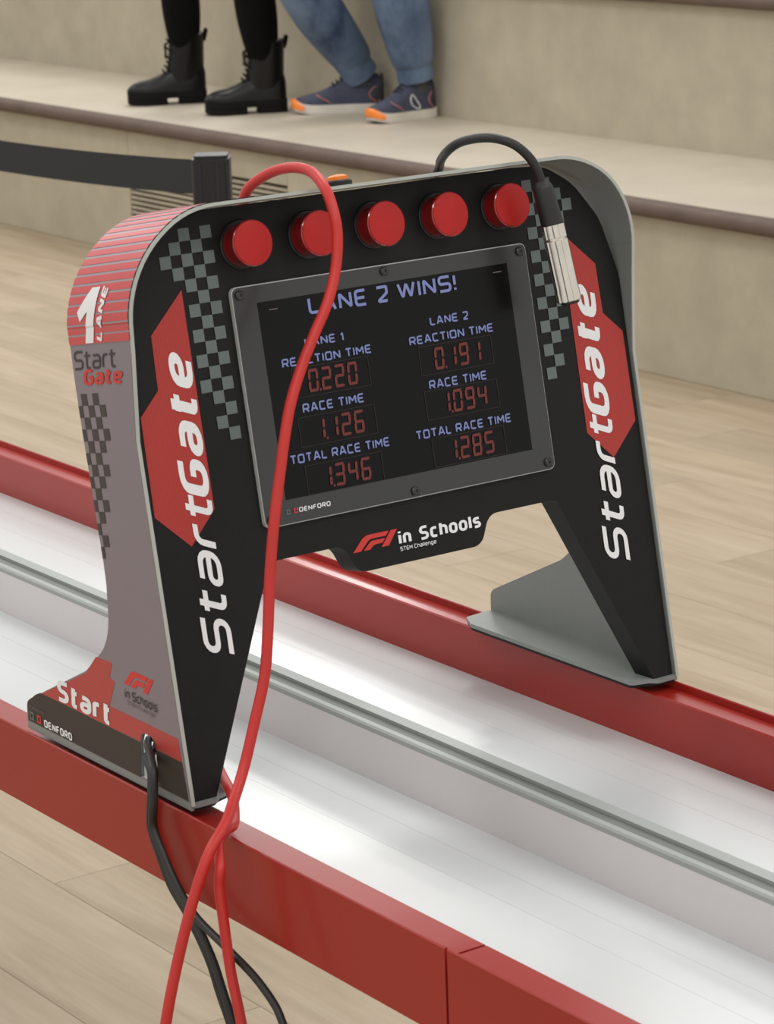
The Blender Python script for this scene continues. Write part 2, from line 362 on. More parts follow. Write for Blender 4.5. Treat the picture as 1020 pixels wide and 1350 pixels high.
mk('tread', *box(BX + 0.01, TX + 0.05, Y0, Y1, TZ - 0.03, TZ), 'tread', tier)
def nosing(par, bx, tz):
    r = 0.0200; pr = [(bx + 0.03, tz + 0.0005), (bx + 0.006, tz + 0.0005)]
    for k in range(9):
        a = math.pi / 2 + math.pi * k / 8; pr.append((bx - 0.004 + 0.018 * math.cos(a), tz - 0.0195 + r * math.sin(a)))
    pr += [(bx + 0.03, tz - 0.0395)]
    return mk('nosing', *prism_y(pr, Y0, Y1), 'nosing', par, ang=50)
nosing(tier, BX, TZ)
tier2 = empty('seating_tier', (TX, 5, TZ)); tag(tier2, 'upper beige seating tier that both people sit on', None, kind='structure')
T2 = TZ + 0.45
mk('riser_panel', *box(TX, TX + .05, Y0, Y1, TZ - 0.02, T2 - 0.03), 'riser', tier2)
mk('tread', *box(TX + 0.01, TX + 0.80, Y0, Y1, T2 - 0.03, T2), 'tread', tier2)
nosing(tier2, TX - 0.018, T2)
mk('riser_panel', *box(TX + 0.78, TX + 0.84, Y0, Y1, T2, T2 + 0.45), 'riser', tier2)

# ================================================================== TRACK
NX0, NX1, FX0, FX1 = -0.2263, -0.1946, 0.1992, 0.2219
BED = -0.0487; DX0, DX1 = -0.0132, 0.0174; FLZ = -0.006
trk = empty('race_track', (0, 0.7, H - 0.0608)); tag(trk, 'white two lane race track with red side rails under the start gate', 'race track')
def z_(v): return H + v
def rail(sg, xo, xi, y0, y1):
    """folded red channel: outer wall with a raised lip, flat shelf, inner wall"""
    P = [(xo, -.0608), (xo, -.0008), (xo - sg * .0008, 0), (xo - sg * .0018, 0), (xo - sg * .0024, -.0008), (xo - sg * .0024, FLZ), (xi + sg * .0012, FLZ), (xi, FLZ - .0012), (xi, BED - .004), (xi + sg * .003, -.0608)]
    return mk('side_rail', *prism_y([(x, z_(q)) for x, q in P], y0, y1), 'rail', trk, ang=25)
TY0, TY1, JY = -2.1, 3.6, -0.3035
for a, b in ((TY0, JY - .0012), (JY + .0012, TY1)): rail(-1, NX0, NX1, a, b); rail(1, FX1, FX0, a, b)
for a, b in ((NX1 - .001, DX0), (DX1, FX0 + .001)):
    cuts = [0, .14, .22, .62, .80, 1.0]
    for i in range(5):
        xa, xb = a + (b - a) * cuts[i], a + (b - a) * cuts[i + 1]
        mk('bed_strip', *box(xa + .0001, xb - .0001, TY0, TY1, z_(-.056), z_(BED)), 'bed', trk)
w_ = DX1 - DX0; g0, g1 = DX0 + w_ * .20, DX0 + w_ * .62; tp = -.0046
prf = [(DX0, z_(BED - .005)), (DX0, z_(tp - .0050)), (DX1, z_(tp - .0050)), (DX1, z_(BED - .005))]
dv = mk('centre_divider', *prism_y(prf, TY0, TY1), 'divider', trk, ang=30)
ch = [(DX0, z_(tp - .0050)), (DX0, z_(tp - .0015)), (DX0 + .0015, z_(tp)), (g0, z_(tp)), (g0, z_(tp - .0034)), (g1, z_(tp - .0034)), (g1, z_(tp)), (DX1 - .001, z_(tp)), (DX1, z_(tp - .001)), (DX1, z_(tp - .0050))]
mk('top_channel', *prism_y(ch, TY0, TY1), 'divtop', dv, ang=30)
mk('groove_strip', *box(g0 + .0002, g1 - .0002, TY0, TY1, z_(tp - .0033), z_(tp - .0027)), 'groove', dv)  # darker grey strip along the bottom of the groove
mk('under_frame', *box(NX0 + .004, FX1 - .004, TY0 + .002, TY1 - .002, z_(-.0600), z_(-.0565)), 'steel', trk)
for ly in (-2.0, -1.05, 1.7, 3.4):
    for lx in (NX0 + .03, FX1 - .03): mk('leg', *tube([(lx, ly, 0.0), (lx, ly, z_(-.0600))], 0.016, 14, False), 'steel', trk)
    mk('cross_bar', *tube([(NX0 + .03, ly, 0.25), (FX1 - .03, ly, 0.25)], 0.010, 12, False), 'steel', trk)

# ================================================================== START GATE
LE = math.radians(10.7115); SN, CS = math.sin(LE), math.cos(LE); PO = 0.0009; W = 0.2215
def G(x, s, n=0.0): return Vector((x, PO + s * SN - n * CS, H + s * CS + n * SN))
gate = empty('start_gate', (0, 0.08, H)); tag(gate, 'black and red start gate with score display, five red lamps and lettering', 'start gate')
CXc, CSc, RC = 0.1495, 0.3415, 0.0725
def rec(s): return 0.003 if s < 0.26 else 0.003 + 0.027 * min(1.0, (s - 0.26) / 0.14)
def nback(s): return -0.0714 + 0.0134 * min(1.0, max(0.0, (s - 0.338) / 0.06))
# side panels: profile in (y, z) seen from the side
def yz(s, n): p = G(0, s, n); return (p.y, p.z - H)
back = [(.2362, .0060), (.2362, .0223), (.1395, .0692), (.1013, .1000), (.1013, .1429), (.1036, .1597), (.1091, .1865), (.1144, .2132), (.1233, .2557), (.1290, .2876)]
back = [tuple(q) for q in fillet(back, 0, False, 8, [0, .010, .03, .055, .03, .1, .1, .1, .1, 0])]
front = [yz(s, rec(s)) for s in (CSc, .32, .30, .28, .26, .2, .1, .05)]
prof = [(.0, .0008)] + [(.2362, .0008)] + back + [yz(CSc, nback(CSc))] + front
slot = [(.0425, .0085), (.0668, .0085), (.0650, .0345), (.0625, .0405), (.0595, .0425), (.0495, .0425), (.0450, .0395), (.0432, .0345)]
def side(sign, holes):
    fn = lambda a, b, c: Vector((sign * c, a, H + b))
    V, F = flat([prof] + holes, W - .0023, W, fn)
    return mk('side_panel', V, F, 'grey', gate, ang=30)
side(-1, [slot]); side(1, [])
# top arch: bent sheet following the outline
def outl(t):
    """arc position t (from the left shoulder over the top to the right shoulder) -> x, s, outward normal"""
    qa = RC * math.pi / 2; top = 2 * CXc
    if t < qa: a = math.pi - t / RC; return (-CXc + RC * math.cos(a), CSc + RC * math.sin(a), (math.cos(a), math.sin(a)))
    if t < qa + top: return (-CXc + (t - qa), CSc + RC, (0, 1))
    a = math.pi / 2 - (t - qa - top) / RC; return (CXc + RC * math.cos(a), CSc + RC * math.sin(a), (math.cos(a), math.sin(a)))
QA = RC * math.pi / 2; TT = 2 * QA + 2 * CXc
ts = [QA * i / 16 for i in range(16)] + [QA + 2 * CXc * i / 10 for i in range(10)] + [QA + 2 * CXc + QA * i / 16 for i in range(17)]
V, F = [], []
for t in ts:
    x, s, (nx, nz) = outl(t)
    for dd, n in ((0, rec(s)), (0, nback(s)), (.0023, nback(s)), (.0023, rec(s))): V.append(G(x - nx * dd, s - nz * dd, n))
for i in range(len(ts) - 1):
    for k in range(4): F.append((4 * i + k, 4 * i + (k + 1) % 4, 4 * i + 4 + (k + 1) % 4, 4 * i + 4 + k))
F += [(0, 1, 2, 3), tuple(4 * (len(ts) - 1) + k for k in (3, 2, 1, 0))]
mk('top_arch', V, F, 'grey', gate, ang=40)
# bright cut edge running round the front of the sheet
ed = [(-W, s, None) for s in (.004, .05, .1, .15, .2, .26, .28, .30, .32)]
V, F = [], []
pts = [(-W, s, (-1, 0)) for s in (.004, .1, .2, .26, .28, .30, .32)] + [outl(t) for t in ts] + [(W, s, (1, 0)) for s in (.32, .30, .28, .26, .2, .1, .004)]
for x, s, (nx, nz) in pts:
    n = rec(s)
    for dd, k in ((-.0001, .0006), (-.0001, -.0006), (.0024, -.0006), (.0024, .0006)): V.append(G(x - nx * dd, s - nz * dd, n + k))
for i in range(len(pts) - 1):
    for k in range(4): F.append((4 * i + k, 4 * i + (k + 1) % 4, 4 * i + 4 + (k + 1) % 4, 4 * i + 4 + k))
F += [(0, 1, 2, 3), tuple(4 * (len(pts) - 1) + k for k in (3, 2, 1, 0))]
mk('front_edge', V, F, 'edge', gate, ang=50)
# feet: flange turned inward, on a rubber pad
for sg in (-1, 1):
    fl = [(W - .0008, -.0015), (.201, -.0015), (.196, .004), (.1815, .008), (.1815, .214), (.190, .232), (W - .0008, .2355)]
    fn = lambda a, b, c, sg=sg: Vector((sg * a, b, H + c))
    mk('foot_flange', *flat([fillet(fl, .004, True, 3)], .0026, .0058, fn), 'grey', gate, ang=30)
    pd = [(.2190, .001), (.2020, .001), (.1970, .005), (.1822, .010), (.1822, .213), (.1905, .231), (.2190, .234)] #[(.2190, .002), (.2035, .002), (.2002, .006), (.2002, .224), (.2190, .232)] if sg > 0 else [(.2230, .002), (.2035, .002), (.1960, .006), (.1960, .212), (.2230, .232)]
    mk('rubber_pad', *flat([pd], .0001, .0026, fn), 'pad', gate)

# front housing plate
half = [(.0, .1375, 0), (.0555, .1375, .012), (.0655, .1592, .012), (.1290, .1592, .006), (.2000, .0045, .001), (.2180, .0045, .001), (.2180, .3200, .05), (.2065, .3640, .05), (.1850, .3930, .05), (.1600, .4085, .04), (.1300, .4105, .03), (.0, .4105, 0)]
pl = [h for h in half if h[0] > 0]; full = [(x, s) for x, s, r in pl] + [(-x, s) for x, s, r in reversed(pl)]; rr = [r for *_, r in pl] + [r for *_, r in reversed(pl)]
plate = [tuple(q) for q in fillet(full, 0, True, 6, rr)]
mk('front_plate', *flat([plate], -.020, 0.0, lambda a, b, c: G(a, b, c)), 'black', gate, ang=25, bevel=.0008)

# printed graphics on the plate
def onp(a, b, c): return G(a, b, c)
redL = [(-.1672, .3580), (-.1965, .3300), (-.1975, .2920), (-.2142, .2757), (-.2150, .2062), (-.1895, .1815), (-.1670, .2040)]
def poly(name, pts, mt, fn, off, parent=None):
    V, F = flat([pts], off - .0002, off, fn); return mk(name, V, F, mt, parent or gate, ang=30)
poly('red_graphic', redL, 'redprint', onp, .0004)
poly('red_graphic', [(-a, b) for a, b in redL], 'redprint', onp, .0004)
rows = [(0, [2, 4]), (1, [1, 3]), (2, [0, 2, 4]), (3, [1, 3]), (4, [2, 4]), (5, [3]), (6, [2, 4]), (7, [3]), (8, [2, 4]), (9, [3]), (10, [2, 4]), (11, [3]), (12, [2, 4]), (13, [3]), (14, [4]), (15, [3]), (16, [4])]
c = 0.00885
for sg in (-1, 1):
    V, F = [], []
    for r, cs_ in rows:
        for q in cs_:
            x0 = -.1413 - (4 - q) * c; s0 = .2538 + (16 - r) * c; k = len(V)
            V += [(sg * (-x0 * -1 - c / 2) if False else sg * -1 * (x0 - c / 2) * -1, s0 - c / 2)] if False else []
            xs = (x0 - c / 2, x0 + c / 2)
            if sg > 0: xs = (-xs[1], -xs[0])
            V += [(xs[0], s0 - c / 2), (xs[1], s0 - c / 2), (xs[1], s0 + c / 2), (xs[0], s0 + c / 2)]; F.append((k, k + 1, k + 2, k + 3))
    decal('checker_graphic', V, F, 'check', gate, onp, .0005)
for bx_ in (-.1685, .1918):
    rot = lambda a, b, off, bx_=bx_: G(bx_ - b, a, off)      # lettering runs up the leg
    decal('start_lettering', *text2d('Start', .0985, 0, .114, .0232, .165, .34, .10, .26, 1.05), 'white', gate, rot, .0006)
    decal('gate_lettering', *text2d('Gate', .2115, 0, .100, .0225, .19, .22, .07, .2, .62), 'white', gate, rot, .0006)
# racing emblem, "in Schools" line
F1A = [(0, 0), (.225, .62), (.36, .86), (.55, 1), (1.0, 1), (.93, .74), (.56, .74), (.43, .68), (.30, .42)]
F1A = [(0, 0), (.20, .52), (.33, .84), (.50, 1.0), (1.13, 1.0), (1.03, .74), (.56, .74), (.44, .66), (.22, .0)]
def emblem(name, x0, y0, wd, ht, mt, fn, off, parent=None):
    k = lambda P: [(x0 + a * wd, y0 + b * ht) for a, b in P]
    poly(name, k([(0, 0), (.17, .60), (.24, .84), (.34, 1), (.82, 1), (.745, .70), (.42, .70), (.345, .58), (.17, 0)]), mt, fn, off, parent)
    poly(name, k([(.23, 0), (.365, .43), (.43, .56), (.72, .56), (.655, .28), (.50, .28), (.44, .20), (.375, 0)]), mt, fn, off, parent)
    poly(name, k([(.62, 0), (.86, 1), (1.0, 1), (.78, 0)]), mt, fn, off, parent)
emblem('racing_emblem', -.0585, .1525, .0405, .0108, 'redtext', onp, .0006)
decal('sponsor_lettering', *text2d('in Schools', -.0178, .1512, .0745, .0102, .19, 0, .10, .2, .62), 'white', gate, onp, .0006)
decal('sponsor_lettering', *text2d('STEM Challenge', -.0176, .1466, .0322, .0030, .15), 'white', gate, onp, .0006)

# five lamps
NV = Vector((0, -CS, SN))
for i in range(5):
    b0 = G((i - 2) * .057, .383, 0)
    lamp = mk('indicator_lamp', *lathe([(.0158, 0), (.0158, .012), (.0164, .0135), (.0164, .0160), (.0157, .0166)], b0, NV, 40), 'lensrim', gate, ang=30)
    mk('lens', *lathe([(.0156, .0160), (.0154, .0170), (.012, .0176), (.006, .0180), (.0005, .0181)], b0, NV, 40), 'lens', lamp, ang=50)
    mk('collar', *lathe([(.0176, -.0005), (.0176, .0012), (.0168, .0020), (.0160, .0020)], b0, NV, 40), 'blackplastic', lamp, ang=30)

# display
def rrect(x0, x1, y0, y1, r): return [tuple(q) for q in fillet([(x0, y0), (x1, y0), (x1, y1), (x0, y1)], r, True, 5)]
disp = mk('display_panel', *flat([rrect(-.1300, .1300, .1829, .3540, .005)], .0, .0036, onp), 'paneledge_glow', gate, ang=30)
scr_ = [(-.1106, .2004), (.1106, .2004), (.1106, .3411), (-.1106, .3411)]
mk('display_border', *flat([rrect(-.1293, .1293, .1836, .3533, .0045), scr_], .0036, .0042, onp), 'bezel', disp, ang=30)
mk('screen', *flat([scr_], .0034, .0040, onp), 'screen', disp, ang=30)
for x, s in ((-.1240, .3480), (0, .3492), (.1235, .3482), (.1232, .1888), (0, .1880), (-.1245, .1885)):
    sc = mk('screw', *lathe([(.0034, .0042), (.0034, .0056), (.0026, .0064), (.0012, .0064), (.0010, .0056), (.0002, .0056)], G(x, s, 0), NV, 16), 'screw', disp, ang=30)
so = .0046
def stxt(s, xl, xr, y, cap, wt=.15): decal('screen_lettering', *text2d(s, xl, y, xr - xl, cap, wt + .03, 0, .17, .16), 'blue_lit', disp, onp, so)
stxt('LANE 2 WINS!', -.0688, .0615, .3270, .0122, .14)
for dx, xs in ((0, (-.0763, -.0424, -.0976, -.0208, -.0858, -.0330, -.1024, -.0165)), (1, (.0338, .0686, .0132, .0895, .0253, .0778, .0074, .0944))):
    stxt('LANE ' + '12'[dx], xs[0], xs[1], .3047, .0062); stxt('REACTION TIME', xs[2], xs[3], .2927, .0063)
    stxt('RACE TIME', xs[4], xs[5], .2587, .0066); stxt('TOTAL RACE TIME', xs[6], xs[7], .2241, .0066)
for s, x1, y in (('0.220', -.0358, .2724), ('1.126', -.0360, .2374), ('1.346', -.0360, .2030), ('0.191', .0752, .2720), ('1.094', .0752, .2392), ('1.285', .0757, .2042)):
    decal('screen_digits', *seg2d(s, x1, y, .0086, .0164, .0021, .06, .31), 'red_lit', disp, onp, so)
    V, F = ribbon([Vector(q) for q in ((x1 - .055, y - .0025), (x1 + .011, y - .0025), (x1 + .011, y + .0185), (x1 - .055, y + .0185))], .0004, True)
    decal('digit_window', V, F, 'dim_lit', disp, onp, so)
V, F = ([(-.1015, .3345), (-.0945, .3345), (-.0945, .3353), (-.1015, .3353)], [(0, 1, 2, 3)])
decal('screen_lettering', V, F, 'greytext', disp, onp, so)
V, F = join([([(.0965, .3352), (.1045, .3352), (.1045, .3360), (.0965, .3360)], [(0, 1, 2, 3)])]) if True else join([([(-.1015, .3345), (-.0945, .3345), (-.0945, .3353), (-.1015, .3353)], [(0, 1, 2, 3)]), ([(.0965, .3352), (.1045, .3352), (.1045, .3360), (.0965, .3360)], [(0, 1, 2, 3)]), ([(.0975, .3326), (.1045, .3326), (.1045, .3334), (.0975, .3334)], [(0, 1, 2, 3)])])
decal('screen_lettering', V, F, 'greytext', disp, onp, so)
decal('maker_lettering', *text2d('DENFORD', -.1010, .1902, .0268, .0034, .2), 'white', disp, onp, so)
def maker_boxes(x0, y0, sz, fn, off, par, dirx=1):
    for i, mt in enumerate(('check', 'darktext', 'redtext')):
        V, F = ribbon([Vector(q) for q in ((x0 + i * sz * 1.15, y0), (x0 + i * sz * 1.15 + sz * .9, y0), (x0 + i * sz * 1.15 + sz * .9, y0 + sz), (x0 + i * sz * 1.15, y0 + sz))], sz * .28, True)
        decal('maker_mark', V, F, mt, par, fn, off)
maker_boxes(-.1112, .1904, .0028, onp, so, disp)

# printed graphics on the left side (seen from outside: forward is to the right)
def onside(a, b, c): return Vector((-(W + c), a, H + b))                  # a = y, b = z
def onsn(a, b, c): p = G(0, b, a); return Vector((-(W + c), p.y, p.z))    # a = n (towards the front), b = s
def inset(P, d):
    out = []; n = len(P)
    for i in range(n):
        a, p, q = Vector(P[i - 1]), Vector(P[i]), Vector(P[(i + 1) % n]); e1 = (p - a); e2 = (q - p)
        if e1.length < 1e-7 or e2.length < 1e-7: continue
        t = (e1.normalized() + e2.normalized()); t = t.normalized() if t.length > 1e-6 else e1.normalized(); nn = Vector((-t.y, t.x)); out.append(tuple(p + nn * d))
    return out
art = [(.0022, .0068), (.2342, .0068), (.2342, .0215), (.139, .0672)] 
pr2 = inset(prof, .0008)
artloop = [(q[0], max(q[1], .0066)) for q in pr2]
sidea = mk('side_print', *flat([artloop, slot], .0000, .0003, onside), 'purple', gate, ang=30)
# black band and red base block
for bd in ([(.0022, .0074), (.0428, .0074), (.0432, .0343), (.0085, .0343)], [(.0670, .0074), (.2340, .0074), (.2340, .0220), (.2200, .0310), (.2125, .0343), (.0652, .0343)]):
    mk('base_band', *flat([bd], .0003, .0005, onside), 'band', sidea, ang=30)
redb = [(.0085, .0345), (.0125, .0508), (.1068, .0508), (.0968, .0713), (.1040, .0729), (.0992, .0850), (.1222, .0842), (.1400, .0672), (.2100, .0345)] + [(a + (.0004 if a > .055 else -.0004), b + .0003) for a, b in slot[2:]]
mk('red_base_graphic', *flat([redb], .0003, .0005, onside), 'redbase', sidea, ang=30)
mir = lambda y0: (lambda a, b, c: onside(y0 - a, b, c))
decal('start_lettering', *text2d('Start', 0, .0358, .080, .0170, .20, .05, .07, .2, .62), 'white', sidea, mir(.1850), .0008)
decal('maker_lettering', *text2d('DENFORD', 0, .0085, .0430, .0062, .2, 0, .1, .2, .7), 'white', sidea, mir(.2085), .0008)
maker_boxes(0, .0098, .0050, mir(.2300), .0008, sidea)
decal('maker_lettering', *text2d('POWERED BY', 0, .0183, .0240, .0026, .16), 'greytext', sidea, mir(.2305), .0008)
emblem('racing_emblem', 0, .0735, .0420, .0125, 'redtext', mir(.0835), .0006, sidea)
decal('sponsor_lettering', *text2d('in Schools', 0, .0632, .0450, .0070, .17, 0, .13, .22), 'darktext', sidea, mir(.0830), .0008)
decal('sponsor_lettering', *text2d('STEM Challenge', 0, .0588, .0380, .0030, .14), 'greytext', sidea, mir(.0800), .0008)
# small checkers
bsn = sorted((y * SN + z * CS - PO * SN, (z * SN - (y - PO) * CS)) for y, z in back if z > .09)
def nbk(s):
    for (a, b), (c_, d) in zip(bsn, bsn[1:]):
        if a <= s <= c_: return b + (d - b) * (s - a) / (c_ - a) + .0010
    return bsn[0][1] if s < bsn[0][0] else bsn[-1][1]
V, F = [], []; cn, cs2 = .0083, .0084
for r, q in enumerate([[1, 3], [0, 2, 4], [1, 3], [0, 2, 4], [1, 3], [0, 2], [1, 3], [0, 2], [1], [0, 2], [1], [0], [1], [0]]):
    for cc in q:
        n0 = -.0700 + cc * cn; s0 = .2660 + (3 - r) * cs2; k = len(V)
        lo_, hi_ = nbk(s0 - cs2 / 2), nbk(s0 + cs2 / 2)
        V += [(max(n0 - cn / 2, lo_), s0 - cs2 / 2), (n0 + cn / 2, s0 - cs2 / 2), (n0 + cn / 2, s0 + cs2 / 2), (max(n0 - cn / 2, hi_), s0 + cs2 / 2)]; F.append((k, k + 1, k + 2, k + 3))
decal('checker_graphic', V, F, 'checkdark', sidea, onsn, .0006)
decal('start_lettering', *text2d('Start', -.0690, .3122, .0600, .0135, .13, .18), 'darktext', sidea, onsn, .0007)
decal('gate_lettering', *text2d('Gate', -.0590, .3012, .0560, .0110, .19, .15, .07, .2, .62), 'redtext', sidea, onsn, .0008)
# red stripes wrapping over the shoulder
def onarch(n, t, c):
    """n = depth, t = distance up the outline measured from s = CSc"""
    if t <= 0: p = G(0, CSc + t, n); return Vector((-(W + c), p.y, p.z))
    x, s, (nx, nz) = outl(t); return G(x + nx * c, s + nz * c, n)
def arch_decal(name, V, F, mt, off):
    return decal(name, V, F, mt, gate, onarch, off)
# printed grey under the stripes
def bandmesh(t0, t1, n0, n1, step=.003):
    k = max(1, int((t1 - t0) / step)); V, F = [], []
    for i in range(k + 1):
        t = t0 + (t1 - t0) * i / k; V += [(n0(t), t), (n1(t), t)]
    for i in range(k): F.append((2 * i, 2 * i + 1, 2 * i + 3, 2 * i + 2))
    return V, F
def nF(t): s = CSc + t if t <= 0 else outl(t)[1]; return rec(s) - .0010
def nB(t): s = CSc + t if t <= 0 else outl(t)[1]; return nback(s) + .0008
arch_decal('shoulder_print', *bandmesh(-.0118, QA + .060, nB, nF), 'gapprint', .0005)
t = .3300 - CSc; i = 0
while t < QA + .055:
    hgt = .0056 - .0018 * min(1, max(0, t) / QA); gap = .0014 + .0022 * min(1, max(0, t) / QA)
    arch_decal('red_stripe', *bandmesh(t, t + hgt, nB, nF, .0015), 'redstripe', .0008); t += hgt + gap; i += 1
# lane number, cut as solid figures along the outline
one = [(-.0460, -.0110), (-.0345, -.0110), (-.0205, .0270), (-.0320, .0270), (-.0520, .0110), (-.0490, .0040), (-.0375, .0110)]
def scan(P, step):
    """slice a polygon into thin strips so it can follow the bend"""
    lo, hi = min(q[1] for q in P), max(q[1] for q in P); n = int((hi - lo) / step) + 1; V, F = [], []
    def xs(t):
        r = []
        for (a, b), (c_, d) in zip(P, P[1:] + P[:1]):
            if (b <= t) != (d <= t): r.append(a + (c_ - a) * (t - b) / (d - b))
        return sorted(r)
    for i in range(n):
        t0, t1 = lo + (hi - lo) * i / n, lo + (hi - lo) * (i + 1) / n; e = (t1 - t0) * .01
        A, B = xs(t0 + e), xs(t1 - e)
        if len(A) != len(B): mid = xs((t0 + t1) / 2); A = B = mid
        for k in range(0, len(A) - 1, 2):
            q = len(V); V += [(A[k], t0), (A[k + 1], t0), (B[k + 1], t1), (B[k], t1)]; F.append((q, q + 1, q + 2, q + 3))
    return V, F
arch_decal('lane_number', *scan(one, .0010), 'white', .0012)
lt, lf = text2d('LANE', 0, 0, .0400, .0082, .24, .25, .14, .1)
arch_decal('lane_lettering', [(-.0225 + a * .36 - b * 1.0 + .0, -.0110 + a * .93) for a, b in lt], lf, 'white', .0012)

# push button on top
tb = G(-.003, .414, -.034); tn = Vector((0, SN, CS))
btn = mk('push_button', *lathe([(.0105, 0), (.0105, .0040), (.0095, .0050)], tb, tn, 24), 'blackplastic', gate, ang=30)
mk('button_cap', *lathe([(.0080, .0045), (.0078, .0075), (.0050, .0088), (.0005, .0092)], tb, tn, 24), 'orange', btn, ang=40)

# ================================================================== CABLES
def zz(P): return [(x, y, z + H) for x, y, z in P]
red = [(-.058, .094, .352), (-.058, .120, .355), (-.0600, .146, .372), (-.0665, .14, .3973), (-.0661, .12, .4122), (-.0637, .09, .4227), (-.0623, .06, .4238), (-.0661, .035, .4144), (-.068, .022, .3984), (-.0699, .016, .3818), (-.0761, .011, .3606), (-.0871, .006, .34), (-.1018, .002, .3203), (-.1158, -.002, .3003), (-.1277, -.006, .2801), (-.1364, -.01, .2598), (-.1447, -.014, .2341), (-.1542, -.019, .204), (-.1607, -.022, .1757), (-.1644, -.024, .1558), (-.1698, -.028, .1266), (-.1767, -.032, .0972), (-.1893, -.036, .067), (-.2014, -.04, .0402), (-0.2166, -0.05, 0.0236), (-0.2333, -0.064, 0.0132), (-0.2529, -0.074, 0.0005), (-0.2687, -0.076, -0.0289), (-0.2814, -0.074, -0.068), (-0.2923, -0.072, -0.1106), (-0.3, -0.066, -0.17), (-0.315, -0.066, -0.3), (-0.325, -0.066, -0.55), (-0.332, -0.065, -0.8), (-0.35, -0.052, -0.85), (-0.4, -0.01, -0.8666), (-0.46, 0.03, -0.8666), (-0.6, 0.1, -0.8666)]
o = mk('red_cable', *tube(zz(red), .0039, 14), 'redcable', origin=(0, 0, H)); tag(o, 'red cable looping over the gate top and down across the display', 'cable', 'red cables')
red2 = [(-0.165, 0.12, -0.038), (-0.168, 0.088, -0.006), (-0.172, 0.052, 0.0125), (-0.1865, 0.012, 0.0125), (-0.2, -0.02, 0.0125), (-0.2112, -0.04, 0.0068), (-0.22, -0.052, 0.0052), (-0.229, -0.057, 0.0054), (-0.2385, -0.062, 0.0), (-0.2478, -0.0782, -0.0099), (-0.25, -0.0795, -0.0235), (-0.2502, -0.0831, -0.0463), (-0.2502, -0.0889, -0.0805), (-0.2505, -0.0994, -0.1132), (-0.2505, -0.1078, -0.1524), (-0.2505, -0.112, -0.2113), (-0.2505, -0.113, -0.2963), (-0.264, -0.135, -0.42), (-0.272, -0.137, -0.6), (-0.278, -0.138, -0.8), (-0.28, -0.15, -0.85), (-0.28, -0.195, -0.8668), (-0.28, -0.24, -0.8668), (-0.28, -0.42, -0.8668)]
o = mk('red_cable', *tube(zz(red2), .0037, 14), 'redcable', origin=(0, 0, H)); tag(o, 'shorter red cable from behind the gate leg over the near rail', 'cable', 'red cables')
def blk(name_label, a, pts, r=.0028):
    o = mk('black_cable', *tube(zz(pts), r, 12), 'blackcable', origin=(0, 0, H)); tag(o, name_label, 'cable', 'black cables from the gate slot'); return o
# each lead leaves the slot at its own place and hangs in its own plane
blk('leftmost black cable hanging from the slot in the gate base', 0, [(-0.203, 0.0685, 0.064), (-0.2045, 0.0677, 0.041999999999999996), (-0.211, 0.06369999999999999, 0.027), (-0.2204, 0.0605, 0.024), (-0.2254, 0.0465, 0.0166), (-0.23, 0.0413, -0.0018), (-0.23, 0.0436, -0.0184), (-0.23, 0.0404, -0.0277), (-0.23, 0.0342, -0.0373), (-0.23, 0.0198, -0.058), (-0.23, -0.0039, -0.0755), (-0.23, -0.0268, -0.0987), (-0.23, -0.0387, -0.1196), (-0.2302, -0.0511, -0.1385), (-0.2302, -0.061, -0.1612), (-0.2302, -0.066, -0.1952), (-0.2302, -0.0672, -0.2443), (-0.232, -0.075, -0.34), (-0.234, -0.08, -0.6), (-0.235, -0.084, -0.8), (-0.236, -0.095, -0.852), (-0.236, -0.15, -0.8677), (-0.236, -0.22, -0.8677), (-0.236, -0.4, -0.8677)])
blk('middle black cable, twisted beside the leftmost one below the slot', 1, [(-0.203, 0.045, 0.07), (-0.2045, 0.0458, 0.048), (-0.211, 0.0498, 0.033), (-0.2204, 0.053, 0.03), (-0.2318, 0.031, 0.0224), (-0.2366, 0.0249, 0.0045), (-0.2366, 0.0277, -0.0121), (-0.2366, 0.0245, -0.0208), (-0.2366, 0.0182, -0.0297), (-0.2366, 0.0039, -0.0496), (-0.2366, -0.0196, -0.0665), (-0.2366, -0.0422, -0.0895), (-0.2366, -0.055, -0.1104), (-0.2368, -0.067, -0.1309), (-0.2368, -0.0766, -0.1555), (-0.2368, -0.0814, -0.1924), (-0.2368, -0.0826, -0.2457), (-0.245, -0.084, -0.34), (-0.251, -0.088, -0.6), (-0.254, -0.09, -0.8), (-0.256, -0.102, -0.852), (-0.256, -0.155, -0.8677), (-0.256, -0.22, -0.8677), (-0.256, -0.4, -0.8677)])
blk('black cable from the gate slot that bends away to the right', 2, [(-0.203, 0.057, 0.07680000000000001), (-0.2045, 0.057, 0.0548), (-0.211, 0.057, 0.0398), (-0.2204, 0.057, 0.0368), (-0.2384, 0.0211, 0.0312), (-0.2432, 0.0149, 0.0089), (-0.2432, 0.0177, -0.0076), (-0.2432, 0.014, -0.016), (-0.2432, 0.0067, -0.0245), (-0.2432, -0.0097, -0.0426), (-0.2432, -0.0339, -0.0601), (-0.2432, -0.0708, -0.0703), (-0.2425, -0.1052, -0.0805), (-0.2425, -0.1298, -0.0927), (-0.243, -0.1398, -0.1026), (-0.243, -0.1478, -0.1145), (-0.243, -0.1518, -0.1323), (-0.243, -0.1528, -0.158), (-0.275, -0.185, -0.35), (-0.3, -0.23, -0.65), (-0.306, -0.242, -0.8), (-0.307, -0.265, -0.852), (-0.307, -0.32, -0.8677), (-0.307, -0.38, -0.8677), (-0.307, -0.55, -0.8677)])
